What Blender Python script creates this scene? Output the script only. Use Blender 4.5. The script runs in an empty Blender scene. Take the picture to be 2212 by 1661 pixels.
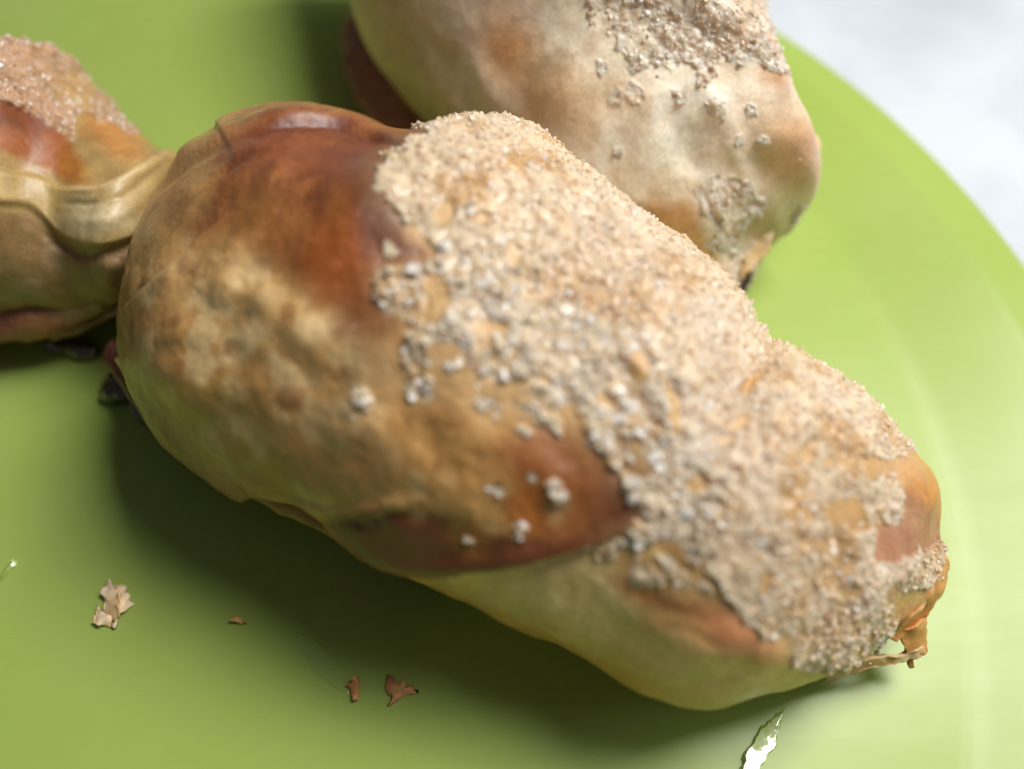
import bpy, math, random
import numpy as np
from mathutils import Vector

# ------------------------------------------------------------------ camera, world, light
# one Blender unit is one centimetre
S = bpy.context.scene
S.unit_settings.system = 'METRIC'
S.unit_settings.scale_length = 0.01
PITCH, DIST, HFOV = math.radians(58), 12.5, math.radians(62)
CAM = np.array([0.0, -DIST*math.cos(PITCH), DIST*math.sin(PITCH)])
cd = bpy.data.cameras.new('camera')
cam = bpy.data.objects.new('camera', cd)
S.collection.objects.link(cam)
cam.location = CAM
cam.rotation_euler = (math.pi/2 - PITCH, 0, 0)
cd.sensor_width = 36
cd.lens = 18/math.tan(HFOV/2)
cd.clip_start = 0.1
cd.clip_end = 2000
cd.dof.use_dof = True
cd.dof.focus_distance = 10.1
cd.dof.aperture_fstop = 0.08
cd.dof.aperture_blades = 0
S.camera = cam

world = bpy.data.worlds.new('World')
S.world = world
world.use_nodes = True
bg = world.node_tree.nodes['Background']
bg.inputs[0].default_value = (0.95, 0.96, 0.97, 1)
bg.inputs[1].default_value = 0.065

def area(name, loc, target, sx, sy, power, col):
    l = bpy.data.lights.new(name, 'AREA')
    l.shape = 'RECTANGLE'; l.size = sx; l.size_y = sy
    l.energy = power; l.color = col
    o = bpy.data.objects.new(name, l)
    S.collection.objects.link(o)
    o.location = loc
    o.rotation_euler = (Vector(target)-Vector(loc)).to_track_quat('-Z', 'Y').to_euler()
    return o
area('ceiling_lamp', (16, 8, 35), (0.0, 0.5, 0), 17, 17, 18500, (1.0, 0.965, 0.92))
area('soft_fill', (88, 24, 74), (2, 0, 0), 95, 95, 38000, (0.90, 0.95, 1.0))  # broad soft fill added from the right, no window in view

S.view_settings.view_transform = 'Standard'
S.view_settings.look = 'None'
S.view_settings.exposure = 0.0
S.view_settings.gamma = 1.0

# ------------------------------------------------------------------ helpers
PW, PH = 2212.0, 1661.0
FWD = np.array([0, math.cos(PITCH), -math.sin(PITCH)])
RGT = np.array([1.0, 0, 0])
UPV = np.cross(RGT, FWD)
FPX = PW/2/math.tan(HFOV/2)

def ray(p):
    return FWD + (p[0]-PW/2)/FPX*RGT - (p[1]-PH/2)/FPX*UPV
def onplane(p, z=0.0):
    d = ray(p); return CAM + d*((z-CAM[2])/d[2])
def project(V):
    D = V - CAM
    w = D@FWD
    return np.stack([PW/2 + FPX*(D@RGT)/w, PH/2 - FPX*(D@UPV)/w], -1)

def _hash(ix, iy, iz, seed):
    h = (ix.astype(np.int64)*374761393 + iy.astype(np.int64)*668265263 + iz.astype(np.int64)*2147483647 + seed*974711) & 0xffffffff
    h = ((h ^ (h >> 13))*1274126177) & 0xffffffff
    h = h ^ (h >> 16)
    return (h & 0xffff)/32767.5 - 1.0
def vnoise(V, scale, seed=0):
    P = V*scale
    I = np.floor(P).astype(np.int64); F = P - I
    F = F*F*F*(F*(F*6-15)+10)
    r = 0
    for dx in (0, 1):
        wx = F[..., 0] if dx else 1-F[..., 0]
        for dy in (0, 1):
            wy = F[..., 1] if dy else 1-F[..., 1]
            for dz in (0, 1):
                wz = F[..., 2] if dz else 1-F[..., 2]
                r = r + wx*wy*wz*_hash(I[..., 0]+dx, I[..., 1]+dy, I[..., 2]+dz, seed)
    return r
ROT = np.array([[0.36, 0.48, -0.8], [-0.8, 0.6, 0.0], [0.48, 0.64, 0.6]])
def fbm(V, scale, octaves=4, seed=0, gain=0.5):
    r = 0; a = 1.0; t = 0
    W = V
    for k in range(octaves):
        r = r + a*vnoise(W, scale*2.03**k, seed+k*17)
        t += a; a *= gain
        W = W@ROT.T
    return r/t*1.6

def sstep(x, a, b):
    t = np.clip((x-a)/(b-a), 0, 1); return t*t*(3-2*t)
def seg_dist(P, pts, closed=False):
    n = len(pts); best = np.full(P.shape[:-1], 1e9)
    for i in range(n if closed else n-1):
        a = np.array(pts[i], float); b = np.array(pts[(i+1) % n], float)
        ab = b-a; t = np.clip(((P-a)@ab)/(ab@ab+1e-9), 0, 1)
        d = P - a - t[..., None]*ab
        best = np.minimum(best, d[..., 0]**2+d[..., 1]**2)
    return np.sqrt(best)
def inside(P, pts):
    x, y = P[..., 0], P[..., 1]; c = np.zeros(P.shape[:-1], bool); n = len(pts)
    for i in range(n):
        x1, y1 = pts[i]; x2, y2 = pts[(i+1) % n]
        if y1 == y2: continue
        c ^= ((y1 > y) != (y2 > y)) & (x < (x2-x1)*(y-y1)/(y2-y1)+x1)
    return c
def smooth_line(pts, closed=False, k=5):
    pts = np.array(pts, float); n = len(pts); out = []
    rng = range(n) if closed else range(n-1)
    for i in rng:
        g = (lambda j: pts[j % n]) if closed else (lambda j: pts[min(max(j, 0), n-1)])
        p0, p1, p2, p3 = g(i-1), g(i), g(i+1), g(i+2)
        for q in range(k):
            t = q/k
            out.append(0.5*((2*p1)+(-p0+p2)*t+(2*p0-5*p1+4*p2-p3)*t*t+(-p0+3*p1-3*p2+p3)*t**3))
    if not closed: out.append(pts[-1])
    return np.array(out)
def poly(P, pts, feather=20):
    """1 inside, 0 outside, soft over +-feather"""
    d = seg_dist(P, pts, True); s = np.where(inside(P, pts), d, -d)
    return sstep(s, -feather, feather)
def blob(P, x, y, rx, ry, ang=0, soft=0.5):
    c, s = math.cos(math.radians(ang)), math.sin(math.radians(ang))
    dx, dy = P[..., 0]-x, P[..., 1]-y
    u = (dx*c+dy*s)/rx; v = (-dx*s+dy*c)/ry
    return 1-sstep(np.sqrt(u*u+v*v), 1-soft, 1+soft)
def ridge(P, pts, w, taper=True):
    """a soft fold along a line, running out at both ends"""
    pts = np.array(pts, float); n = len(pts); best = np.full(P.shape[:-1], 1e12); tt = np.zeros(P.shape[:-1])
    for i in range(n-1):
        a = pts[i]; ab = pts[i+1]-a; t = np.clip(((P-a)@ab)/(ab@ab+1e-9), 0, 1)
        d = P-a-t[..., None]*ab; d2 = d[..., 0]**2+d[..., 1]**2; m = d2 < best
        best = np.where(m, d2, best); tt = np.where(m, (i+t)/(n-1), tt)
    k = np.exp(-best/w**2)
    return k*sstep(tt, 0, .3)*(1-sstep(tt, .7, 1)) if taper else k
def lin(c):
    c = np.array(c, float)/255
    return np.where(c <= 0.04045, c/12.92, ((c+0.055)/1.055)**2.4)

def mesh_obj(name, V, Fq, mat, parent=None, smooth=True, attrs=None):
    me = bpy.data.meshes.new(name)
    V = np.asarray(V, np.float32); Fq = np.asarray(Fq, np.int32); k = Fq.shape[1]
    me.vertices.add(len(V)); me.vertices.foreach_set('co', V.ravel())
    me.loops.add(Fq.size); me.loops.foreach_set('vertex_index', Fq.ravel())
    me.polygons.add(len(Fq))
    me.polygons.foreach_set('loop_start', np.arange(0, Fq.size, k, dtype=np.int32))
    me.polygons.foreach_set('use_smooth', np.full(len(Fq), smooth))
    me.update(calc_edges=True)
    for an, (kind, data) in (attrs or {}).items():
        a = me.attributes.new(an, kind, 'POINT')
        if kind == 'FLOAT_COLOR':
            d = np.ones((len(V), 4), np.float32); d[:, :3] = data
            a.data.foreach_set('color', d.ravel())
        else:
            a.data.foreach_set('value', np.asarray(data, np.float32).ravel())
    me.materials.append(mat)
    o = bpy.data.objects.new(name, me); S.collection.objects.link(o)
    if parent: o.parent = parent
    return o
def submesh(V, F, mask, attrs):
    F2 = F[mask]; used = np.unique(F2)
    mp = np.zeros(len(V), np.int64); mp[used] = np.arange(len(used))
    return V[used], mp[F2], {k: (t, np.asarray(d)[used]) for k, (t, d) in attrs.items()}
def thing(name, label, cat, loc=(0, 0, 0), group=None):
    o = bpy.data.objects.new(name, None); S.collection.objects.link(o)
    o.location = loc; o.empty_display_size = 0.5
    o['label'] = label; o['category'] = cat
    if group: o['group'] = group
    return o
def tag(o, label, cat, group=None):
    o['label'] = label; o['category'] = cat
    if group: o['group'] = group

# ------------------------------------------------------------------ loft from two silhouette lines
def loft(st, nu, nv, power=1.0, bias=0.55):
    """st: rows (L, U, ratio, z0, q).  L is the near/lower outline pixel of the photograph, U the far/upper one;
    each station is a real ellipse in space whose two tangent rays meet those outlines."""
    n = len(st)
    mids = np.array([onplane(((s[0][0]+s[1][0])/2, (s[0][1]+s[1][1])/2), 1.4) for s in st])
    th = np.linspace(0, 2*math.pi, nv, endpoint=False)
    # more columns on the side seen from above
    th = th - bias*np.sin(th-math.radians(100))
    rings = []
    for i, (L, U, ratio, z0, q) in enumerate(st):
        t = mids[min(i+1, n-1)]-mids[max(i-1, 0)]; t[2] = 0; t /= np.linalg.norm(t)
        e = np.array([-t[1], t[0], 0.0])
        if e@(onplane(U)-onplane(L)) < 0: e = -e
        C2 = np.array([CAM@e, CAM[2]])
        rows = []; rhs = []; info = []
        for k, p in enumerate((L, U)):
            d = ray(p); d2 = np.array([d@e, d[2]]); l = np.linalg.norm(d2)
            nn = np.array([d2[1], -d2[0]])/l
            if (nn[0] > 0) != (k == 1): nn = -nn      # outward: towards -e for L, +e for U
            h = math.sqrt(nn[0]**2 + ratio**2*nn[1]**2)
            # n.(m-C) = -a*h ; m = (c, z0+q*ratio*a)
            rows.append([nn[0], nn[1]*q*ratio + h]); rhs.append(nn@C2 - nn[1]*z0)
            info.append((d, d2, nn, h))
        c, a = np.linalg.solve(np.array(rows), np.array(rhs))
        a = max(a, 0.02); b = ratio*a; zc = z0+q*b
        tp = []
        for d, d2, nn, h in info:
            pt = np.array([c, zc]) + np.array([a*a*nn[0], b*b*nn[1]])/(a*h)
            lam = (pt-C2)@d2/(d2@d2); tp.append((pt[0], CAM@t + lam*(d@t)))
        (eL, tL), (eU, tU) = tp
        ce, se = np.cos(th), np.sin(th)
        ex = np.sign(ce)*np.abs(ce)**power; ez = np.sign(se)*np.abs(se)**power
        E = c + a*ex; Z = zc + b*ez
        T = tL + (tU-tL)*(E-eL)/(eU-eL if abs(eU-eL) > 1e-6 else 1)
        rings.append(E[:, None]*e + T[:, None]*t + Z[:, None]*np.array([0, 0, 1.0]))
    R = np.array(rings)
    # catmull-rom along the stations
    dist = np.r_[0, np.cumsum(np.linalg.norm(np.diff(R.mean(1), axis=0), axis=1)+0.02)]
    us = np.linspace(0, dist[-1], nu); out = np.empty((nu, nv, 3))
    for j, u in enumerate(us):
        i = min(max(int(np.searchsorted(dist, u, side='right')-1), 0), n-2)
        t = (u-dist[i])/(dist[i+1]-dist[i])
        g = lambda k: R[min(max(k, 0), n-1)]
        hh = dist[i+1]-dist[i]
        m1 = (g(i+1)-g(i-1))/(dist[min(i+1, n-1)]-dist[max(i-1, 0)])*hh
        m2 = (g(i+2)-g(i))/(dist[min(i+2, n-1)]-dist[i])*hh
        out[j] = (2*t**3-3*t*t+1)*g(i)+(t**3-2*t*t+t)*m1+(-2*t**3+3*t*t)*g(i+1)+(t**3-t*t)*m2
    return out
def grid_normals(G):
    du = np.gradient(G, axis=0)
    dv = (np.roll(G, -1, 1)-np.roll(G, 1, 1))/2
    N = np.cross(du, dv); N /= (np.linalg.norm(N, axis=-1, keepdims=True)+1e-9)
    c = G.mean(1, keepdims=True)
    if ((G-c)*N).sum() < 0: N = -N
    return N
def grid_faces(nu, nv):
    i, j = np.meshgrid(np.arange(nu-1), np.arange(nv), indexing='ij'); j2 = (j+1) % nv
    return np.stack([i*nv+j, (i+1)*nv+j, (i+1)*nv+j2, i*nv+j2], -1).reshape(-1, 4)
def settle(G, floor=0.02, soft=0.25):
    """rest on the plate: everything under the floor is pressed flat"""
    z = G[..., 2]-floor
    G[..., 2] = floor + np.where(z > soft, z, np.where(z < -soft, 0.0, (z+soft)**2/(4*soft)))
    return G

# ------------------------------------------------------------------ materials
def new_mat(name):
    m = bpy.data.materials.new(name); m.use_nodes = True
    nt = m.node_tree; return m, nt, nt.nodes['Principled BSDF']
def nd(nt, typ, **kw):
    n = nt.nodes.new(typ)
    for k, v in kw.items():
        if k[0] == '_': n.inputs[k[1:].replace('_', ' ')].default_value = v
        else: setattr(n, k, v)
    return n
def noise_node(nt, scale, detail=4, rough=0.55):
    tc = nd(nt, 'ShaderNodeTexCoord')
    n = nd(nt, 'ShaderNodeTexNoise', _Scale=scale, _Detail=detail, _Roughness=rough)
    nt.links.new(tc.outputs['Object'], n.inputs['Vector']); return n

def dough_material(name, sss=0.14, coat=0.4, rough=0.42, bump=0.30):
    m, nt, b = new_mat(name); L = nt.links
    at = nd(nt, 'ShaderNodeAttribute', attribute_name='tint')
    n1 = noise_node(nt, 3.5, 6, 0.6); n2 = noise_node(nt, 22, 5, 0.6)
    mul = nd(nt, 'ShaderNodeMapRange', _From_Min=0.3, _From_Max=0.7, _To_Min=0.82, _To_Max=1.12)
    L.new(n1.outputs[0], mul.inputs[0])
    mul2 = nd(nt, 'ShaderNodeMapRange', _From_Min=0.3, _From_Max=0.7, _To_Min=0.84, _To_Max=1.12)
    L.new(n2.outputs[0], mul2.inputs[0])
    mm = nd(nt, 'ShaderNodeMath', operation='MULTIPLY'); L.new(mul.outputs[0], mm.inputs[0]); L.new(mul2.outputs[0], mm.inputs[1])
    sc = nd(nt, 'ShaderNodeVectorMath', operation='SCALE'); L.new(at.outputs['Color'], sc.inputs[0]); L.new(mm.outputs[0], sc.inputs['Scale'])
    L.new(sc.outputs[0], b.inputs['Base Color'])
    rr = nd(nt, 'ShaderNodeMapRange', _From_Min=0.3, _From_Max=0.7, _To_Min=rough-0.12, _To_Max=rough+0.15)
    L.new(n1.outputs[0], rr.inputs[0]); L.new(rr.outputs[0], b.inputs['Roughness'])
    b.inputs['Subsurface Weight'].default_value = sss
    b.inputs['Subsurface Radius'].default_value = (0.35, 0.16, 0.06)
    b.inputs['Subsurface Scale'].default_value = 0.6
    b.inputs['Coat Weight'].default_value = coat
    b.inputs['Coat Roughness'].default_value = 0.32
    n3 = noise_node(nt, 14, 9, 0.72)
    bp = nd(nt, 'ShaderNodeBump', _Strength=bump, _Distance=0.05)
    L.new(n3.outputs[0], bp.inputs['Height']); L.new(bp.outputs[0], b.inputs['Normal'])
    return m
M_DOUGH = dough_material('baked_dough')
M_CRUST = dough_material('sugar_crust', sss=1.0, coat=0.5, rough=0.5, bump=0.6)
_cb = M_CRUST.node_tree.nodes['Principled BSDF']
_cb.inputs['Subsurface Radius'].default_value = (0.24, 0.17, 0.11); _cb.inputs['Subsurface Scale'].default_value = 0.7
_cb.inputs['Coat Roughness'].default_value = 0.14

M_FLAKE = dough_material('thin_flake', sss=0.0, coat=0.1)

def sugar_material():
    m, nt, b = new_mat('sugar_crystals'); L = nt.links
    at = nd(nt, 'ShaderNodeAttribute', attribute_name='tint')
    L.new(at.outputs['Color'], b.inputs['Base Color'])
    b.inputs['Roughness'].default_value = 0.26
    b.inputs['Transmission Weight'].default_value = 0.0
    b.inputs['IOR'].default_value = 1.5
    tr = nd(nt, 'ShaderNodeBsdfTranslucent'); L.new(at.outputs['Color'], tr.inputs['Color'])
    mx = nd(nt, 'ShaderNodeMixShader', _Fac=0.22)
    out = nt.nodes['Material Output']
    L.new(b.outputs[0], mx.inputs[1]); L.new(tr.outputs[0], mx.inputs[2]); L.new(mx.outputs[0], out.inputs['Surface'])
    return m
M_SUGAR = sugar_material()

def plate_material():
    m, nt, b = new_mat('green_glaze'); L = nt.links
    n = noise_node(nt, 0.35, 4, 0.5)
    cr = nd(nt, 'ShaderNodeValToRGB')
    cr.color_ramp.elements[0].position = 0.3; cr.color_ramp.elements[0].color = (0.345, 0.465, 0.098, 1)
    cr.color_ramp.elements[1].position = 0.7; cr.color_ramp.elements[1].color = (0.375, 0.49, 0.12, 1)
    L.new(n.outputs[0], cr.inputs[0]); L.new(cr.outputs[0], b.inputs['Base Color'])
    n2 = noise_node(nt, 1.0, 8, 0.68)
    mp = nd(nt, 'ShaderNodeMapping'); mp.inputs['Scale'].default_value = (0.5, 2.4, 1); mp.inputs['Rotation'].default_value = (0, 0, 0.6)
    L.new(n2.inputs['Vector'].links[0].from_socket, mp.inputs[0]); L.new(mp.outputs[0], n2.inputs['Vector'])
    rr = nd(nt, 'ShaderNodeMapRange', _From_Min=0.3, _From_Max=0.75, _To_Min=0.25, _To_Max=0.31)
    L.new(n2.outputs[0], rr.inputs[0]); L.new(rr.outputs[0], b.inputs['Roughness'])
    b.inputs['IOR'].default_value = 1.46; b.inputs['Specular IOR Level'].default_value = 0.33
    n3 = noise_node(nt, 0.8, 3, 0.5)
    bp = nd(nt, 'ShaderNodeBump', _Strength=0.06, _Distance=0.05)
    L.new(n3.outputs[0], bp.inputs['Height']); L.new(bp.outputs[0], b.inputs['Normal'])
    return m
M_PLATE = plate_material()

def cloth_material():
    m, nt, b = new_mat('white_tablecloth'); L = nt.links
    n = noise_node(nt, 0.25, 4, 0.6)
    cr = nd(nt, 'ShaderNodeValToRGB')
    cr.color_ramp.elements[0].color = (0.46, 0.50, 0.56, 1); cr.color_ramp.elements[0].position = 0.3
    cr.color_ramp.elements[1].color = (0.62, 0.665, 0.72, 1); cr.color_ramp.elements[1].position = 0.62
    L.new(n.outputs[0], cr.inputs[0]); L.new(cr.outputs[0], b.inputs['Base Color'])
    b.inputs['Roughness'].default_value = 0.6
    w = noise_node(nt, 12, 3)
    bp = nd(nt, 'ShaderNodeBump', _Strength=0.2, _Distance=0.05)
    L.new(w.outputs[0], bp.inputs['Height']); L.new(bp.outputs[0], b.inputs['Normal'])
    return m
M_CLOTH = cloth_material()

def syrup_material(name, col, rough=0.06, trans=0.0):
    m, nt, b = new_mat(name); L = nt.links
    b.inputs['Base Color'].default_value = (*col, 1)
    b.inputs['Roughness'].default_value = rough
    b.inputs['Coat Weight'].default_value = 1.0; b.inputs['Coat IOR'].default_value = 1.9; b.inputs['Coat Roughness'].default_value = 0.065
    b.inputs['Transmission Weight'].default_value = trans
    n = noise_node(nt, 8, 5)
    bp = nd(nt, 'ShaderNodeBump', _Strength=0.06, _Distance=0.05)
    L.new(n.outputs[0], bp.inputs['Height']); L.new(bp.outputs[0], b.inputs['Normal'])
    return m
M_FILL = syrup_material('burnt_filling', (0.030, 0.011, 0.006), 0.16)
M_SYRUP = syrup_material('clear_syrup', (0.75, 0.9, 0.55), 0.04, 0.9)

# ------------------------------------------------------------------ the setting: tabletop, plate
def tabletop():
    n = 160; xs = np.linspace(-60, 60, n); X, Y = np.meshgrid(xs, xs+15, indexing='ij')
    V = np.stack([X, Y, np.zeros_like(X)], -1)
    V[..., 2] = -0.62 + 0.10*fbm(V, 0.10, 3, 5) + 0.03*fbm(V, 0.5, 3, 9)
    V[..., 2] = np.minimum(V[..., 2], -0.56)
    i, j = np.meshgrid(np.arange(n-1), np.arange(n-1), indexing='ij')
    F = np.stack([i*n+j, (i+1)*n+j, (i+1)*n+j+1, i*n+j+1], -1).reshape(-1, 4)
    o = mesh_obj('tablecloth', V.reshape(-1, 3), F, M_CLOTH); o['kind'] = 'structure'
tabletop()

def plate():
    cx, cy = -5.7, -1.2
    root = thing('plate', 'glossy lime green round plate with a raised rim under both pastries', 'plate', (cx, cy, 0))
    well = [(0.0, 0.0), (2, 0.0), (4, 0.0), (6, 0.0), (7.6, 0.0), (7.95, 0.004), (8.1, 0.016), (8.3, 0.048), (8.7, 0.128), (9.2, 0.235), (9.5, 0.298)]
    rim = [(9.5, 0.298), (9.62, 0.322), (9.70, 0.333), (9.80, 0.338), (10.0, 0.335), (10.2, 0.327), (10.34, 0.315), (10.41, 0.295), (10.44, 0.265), (10.42, 0.23), (10.3, 0.19), (9.7, 0.08), (8.6, -0.12), (8.2, -0.24), (7.5, -0.28), (6.9, -0.3), (6.8, -0.52), (6.5, -0.55), (6.3, -0.5), (6.2, -0.3), (0.01, -0.28)]
    for nm, prof in (('well', well), ('rim', rim)):
        prof = [(a + 3.65 if a > 5 else a*1.6, b) for a, b in prof]
        P = smooth_line(prof, False, 6) if nm == 'well' else np.vstack([smooth_line(prof[:11], False, 6), prof[11:]])
        P[0, 0] = max(P[0, 0], 0.01)
        nv = 480; a = np.linspace(0, 2*math.pi, nv, endpoint=False)
        G = np.empty((len(P), nv, 3))
        G[..., 0] = P[:, :1]*np.cos(a); G[..., 1] = P[:, :1]*np.sin(a); G[..., 2] = P[:, 1:2]
        mesh_obj(nm, G.reshape(-1, 3), grid_faces(len(P), nv)[:, ::-1], M_PLATE, root)
plate()

# ------------------------------------------------------------------ sugar grains
RNG = np.random.default_rng(7)
def grains(name, pts, nrm, size, cols, parent, lift=-0.6):
    """each grain a slightly skewed little crystal block, flat faced"""
    n = len(pts)
    if n == 0: return
    cube = np.array([[-1, -1, -1], [1, -1, -1], [1, 1, -1], [-1, 1, -1], [-1, -1, 1], [1, -1, 1], [1, 1, 1], [-1, 1, 1]], float)
    q = RNG.normal(size=(n, 4)); q /= np.linalg.norm(q, axis=1, keepdims=True)
    w, x, y, z = q.T
    R = np.stack([1-2*(y*y+z*z), 2*(x*y-z*w), 2*(x*z+y*w), 2*(x*y+z*w), 1-2*(x*x+z*z), 2*(y*z-x*w), 2*(x*z-y*w), 2*(y*z+x*w), 1-2*(x*x+y*y)], -1).reshape(n, 3, 3)
    sc = size[:, None]*RNG.uniform(0.6, 1.25, (n, 3))
    loc = cube[None]*sc[:, None, :]*RNG.uniform(0.72, 1.1, (n, 8, 1))
    V = np.einsum('nij,nkj->nki', R, loc) + (pts + nrm*(size*lift)[:, None])[:, None, :]
    f = np.array([[0, 3, 2, 1], [4, 5, 6, 7], [0, 1, 5, 4], [1, 2, 6, 5], [2, 3, 7, 6], [3, 0, 4, 7]])
    F = (f[None]+np.arange(n)[:, None, None]*8).reshape(-1, 4)
    o = mesh_obj(name, V.reshape(-1, 3), F, M_SUGAR, parent, smooth=False, attrs={'tint': ('FLOAT_COLOR', np.repeat(cols, 8, 0))})
    o['kind'] = 'stuff'
    return o
def sow(G, N, dens, count, smin, smax, base, parent, white=0.25):
    """pick grid points at random, by area and density"""
    du = np.linalg.norm(np.gradient(G, axis=0), axis=-1); dv = np.linalg.norm((np.roll(G, -1, 1)-np.roll(G, 1, 1))/2, axis=-1)
    w = (du*dv*dens).ravel(); w = w/w.sum()
    idx = RNG.choice(len(w), count, p=w)
    pts = G.reshape(-1, 3)[idx] + RNG.normal(size=(count, 3))*0.01
    nr = N.reshape(-1, 3)[idx]
    size = smin + (smax-smin)*RNG.random(count)**2.2
    k = RNG.random((count, 1))
    cols = lin(base[0])*(1-k) + lin(base[1])*k
    wh = RNG.random(count) < white
    cols[wh] = lin((250, 246, 240))
    return grains('sugar_grains', pts, nr, size, cols, parent)

def warp(G, P, amp, scale, seed):
    return P + amp*np.stack([fbm(G, scale, 4, seed), fbm(G, scale, 4, seed+50)], -1)

# ------------------------------------------------------------------ pastry in front
front = thing('sugared_pastry', 'large sugar crusted pastry lying across the plate in front, dark brown hump and pinched neck', 'pastry', (0, 0, 0), 'sugared pastries on the green plate')

def st(L, U, r=0.86, z0=0.0, q=0.93): return (L, U, r, z0, q)
MAIN = [
    st((405, 650), (445, 500), .6, 1.1, .6), st((352, 745), (432, 360), .50, .55, .8), st((292, 802), (470, 286), .60, .25, .9), st((318, 862), (560, 243), .8),
    st((385, 962), (720, 228)), st((500, 1062), (905, 280)), st((610, 1112), (1085, 272)), st((715, 1172), (1225, 350)),
    st((850, 1262), (1350, 436)), st((1000, 1322), (1465, 515)), st((1160, 1390), (1575, 605)), st((1300, 1452), (1670, 735)),
    st((1420, 1500), (1795, 785), .84), st((1540, 1518), (1890, 862), .82), st((1680, 1502), (1965, 945), .80), st((1775, 1470), (2018, 1030), .78),
    st((1840, 1440), (2036, 1130), .78, .1), st((1890, 1405), (2036, 1220), .8, .35), st((1925, 1370), (2010, 1290), .8, .8), st((1950, 1345), (1985, 1320), .8, 1.2)]

# outlines of the layers, pixels of the photograph (2212 wide)
UNDER = smooth_line([(600, 1080), (700, 1152), (760, 1205), (850, 1240), (940, 1252), (1040, 1242), (1140, 1222), (1230, 1200), (1300, 1172), (1345, 1150), (1420, 1180), (1500, 1240),
         (1600, 1300), (1690, 1380), (1740, 1460), (1750, 1620), (1300, 1620), (900, 1450), (620, 1250), (500, 1100)], True, 4)
COLLAR = smooth_line([(243, 770), (243, 745), (248, 702), (266, 663), (305, 624), (364, 565), (415, 505), (469, 460), (520, 400), (500, 330), (440, 250), (300, 260), (150, 500), (180, 760)], True, 4)
SUGAR = smooth_line([(852, 338), (900, 300), (960, 240), (1180, 230), (1300, 330), (1460, 440), (1620, 560), (1720, 700), (1820, 740), (2000, 880), (2010, 960),
         (1940, 985), (1900, 985), (1850, 1000), (1862, 1030), (1935, 1040), (1965, 1100), (1940, 1130), (1880, 1120), (1850, 1085), (1790, 1085), (1780, 1120), (1830, 1135), (1890, 1160), (1880, 1210), (1925, 1215), (1990, 1190), (2060, 1180), (2040, 1260), (1960, 1260),
         (1930, 1330), (1900, 1390), (1840, 1430), (1730, 1450), (1700, 1400), (1690, 1365), (1620, 1345), (1570, 1300), (1540, 1255), (1480, 1205), (1430, 1170), (1370, 1180), (1290, 1215), (1290, 1180), (1390, 1110),
         (1350, 1060), (1310, 1000), (1230, 950), (1170, 930), (1100, 905), (1010, 885), (930, 870), (830, 870), (745, 900), (740, 830), (800, 780), (880, 745), (850, 690), (820, 640), (830, 590), (890, 575), (940, 560), (900, 500), (850, 460), (815, 390)], True, 3)

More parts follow.
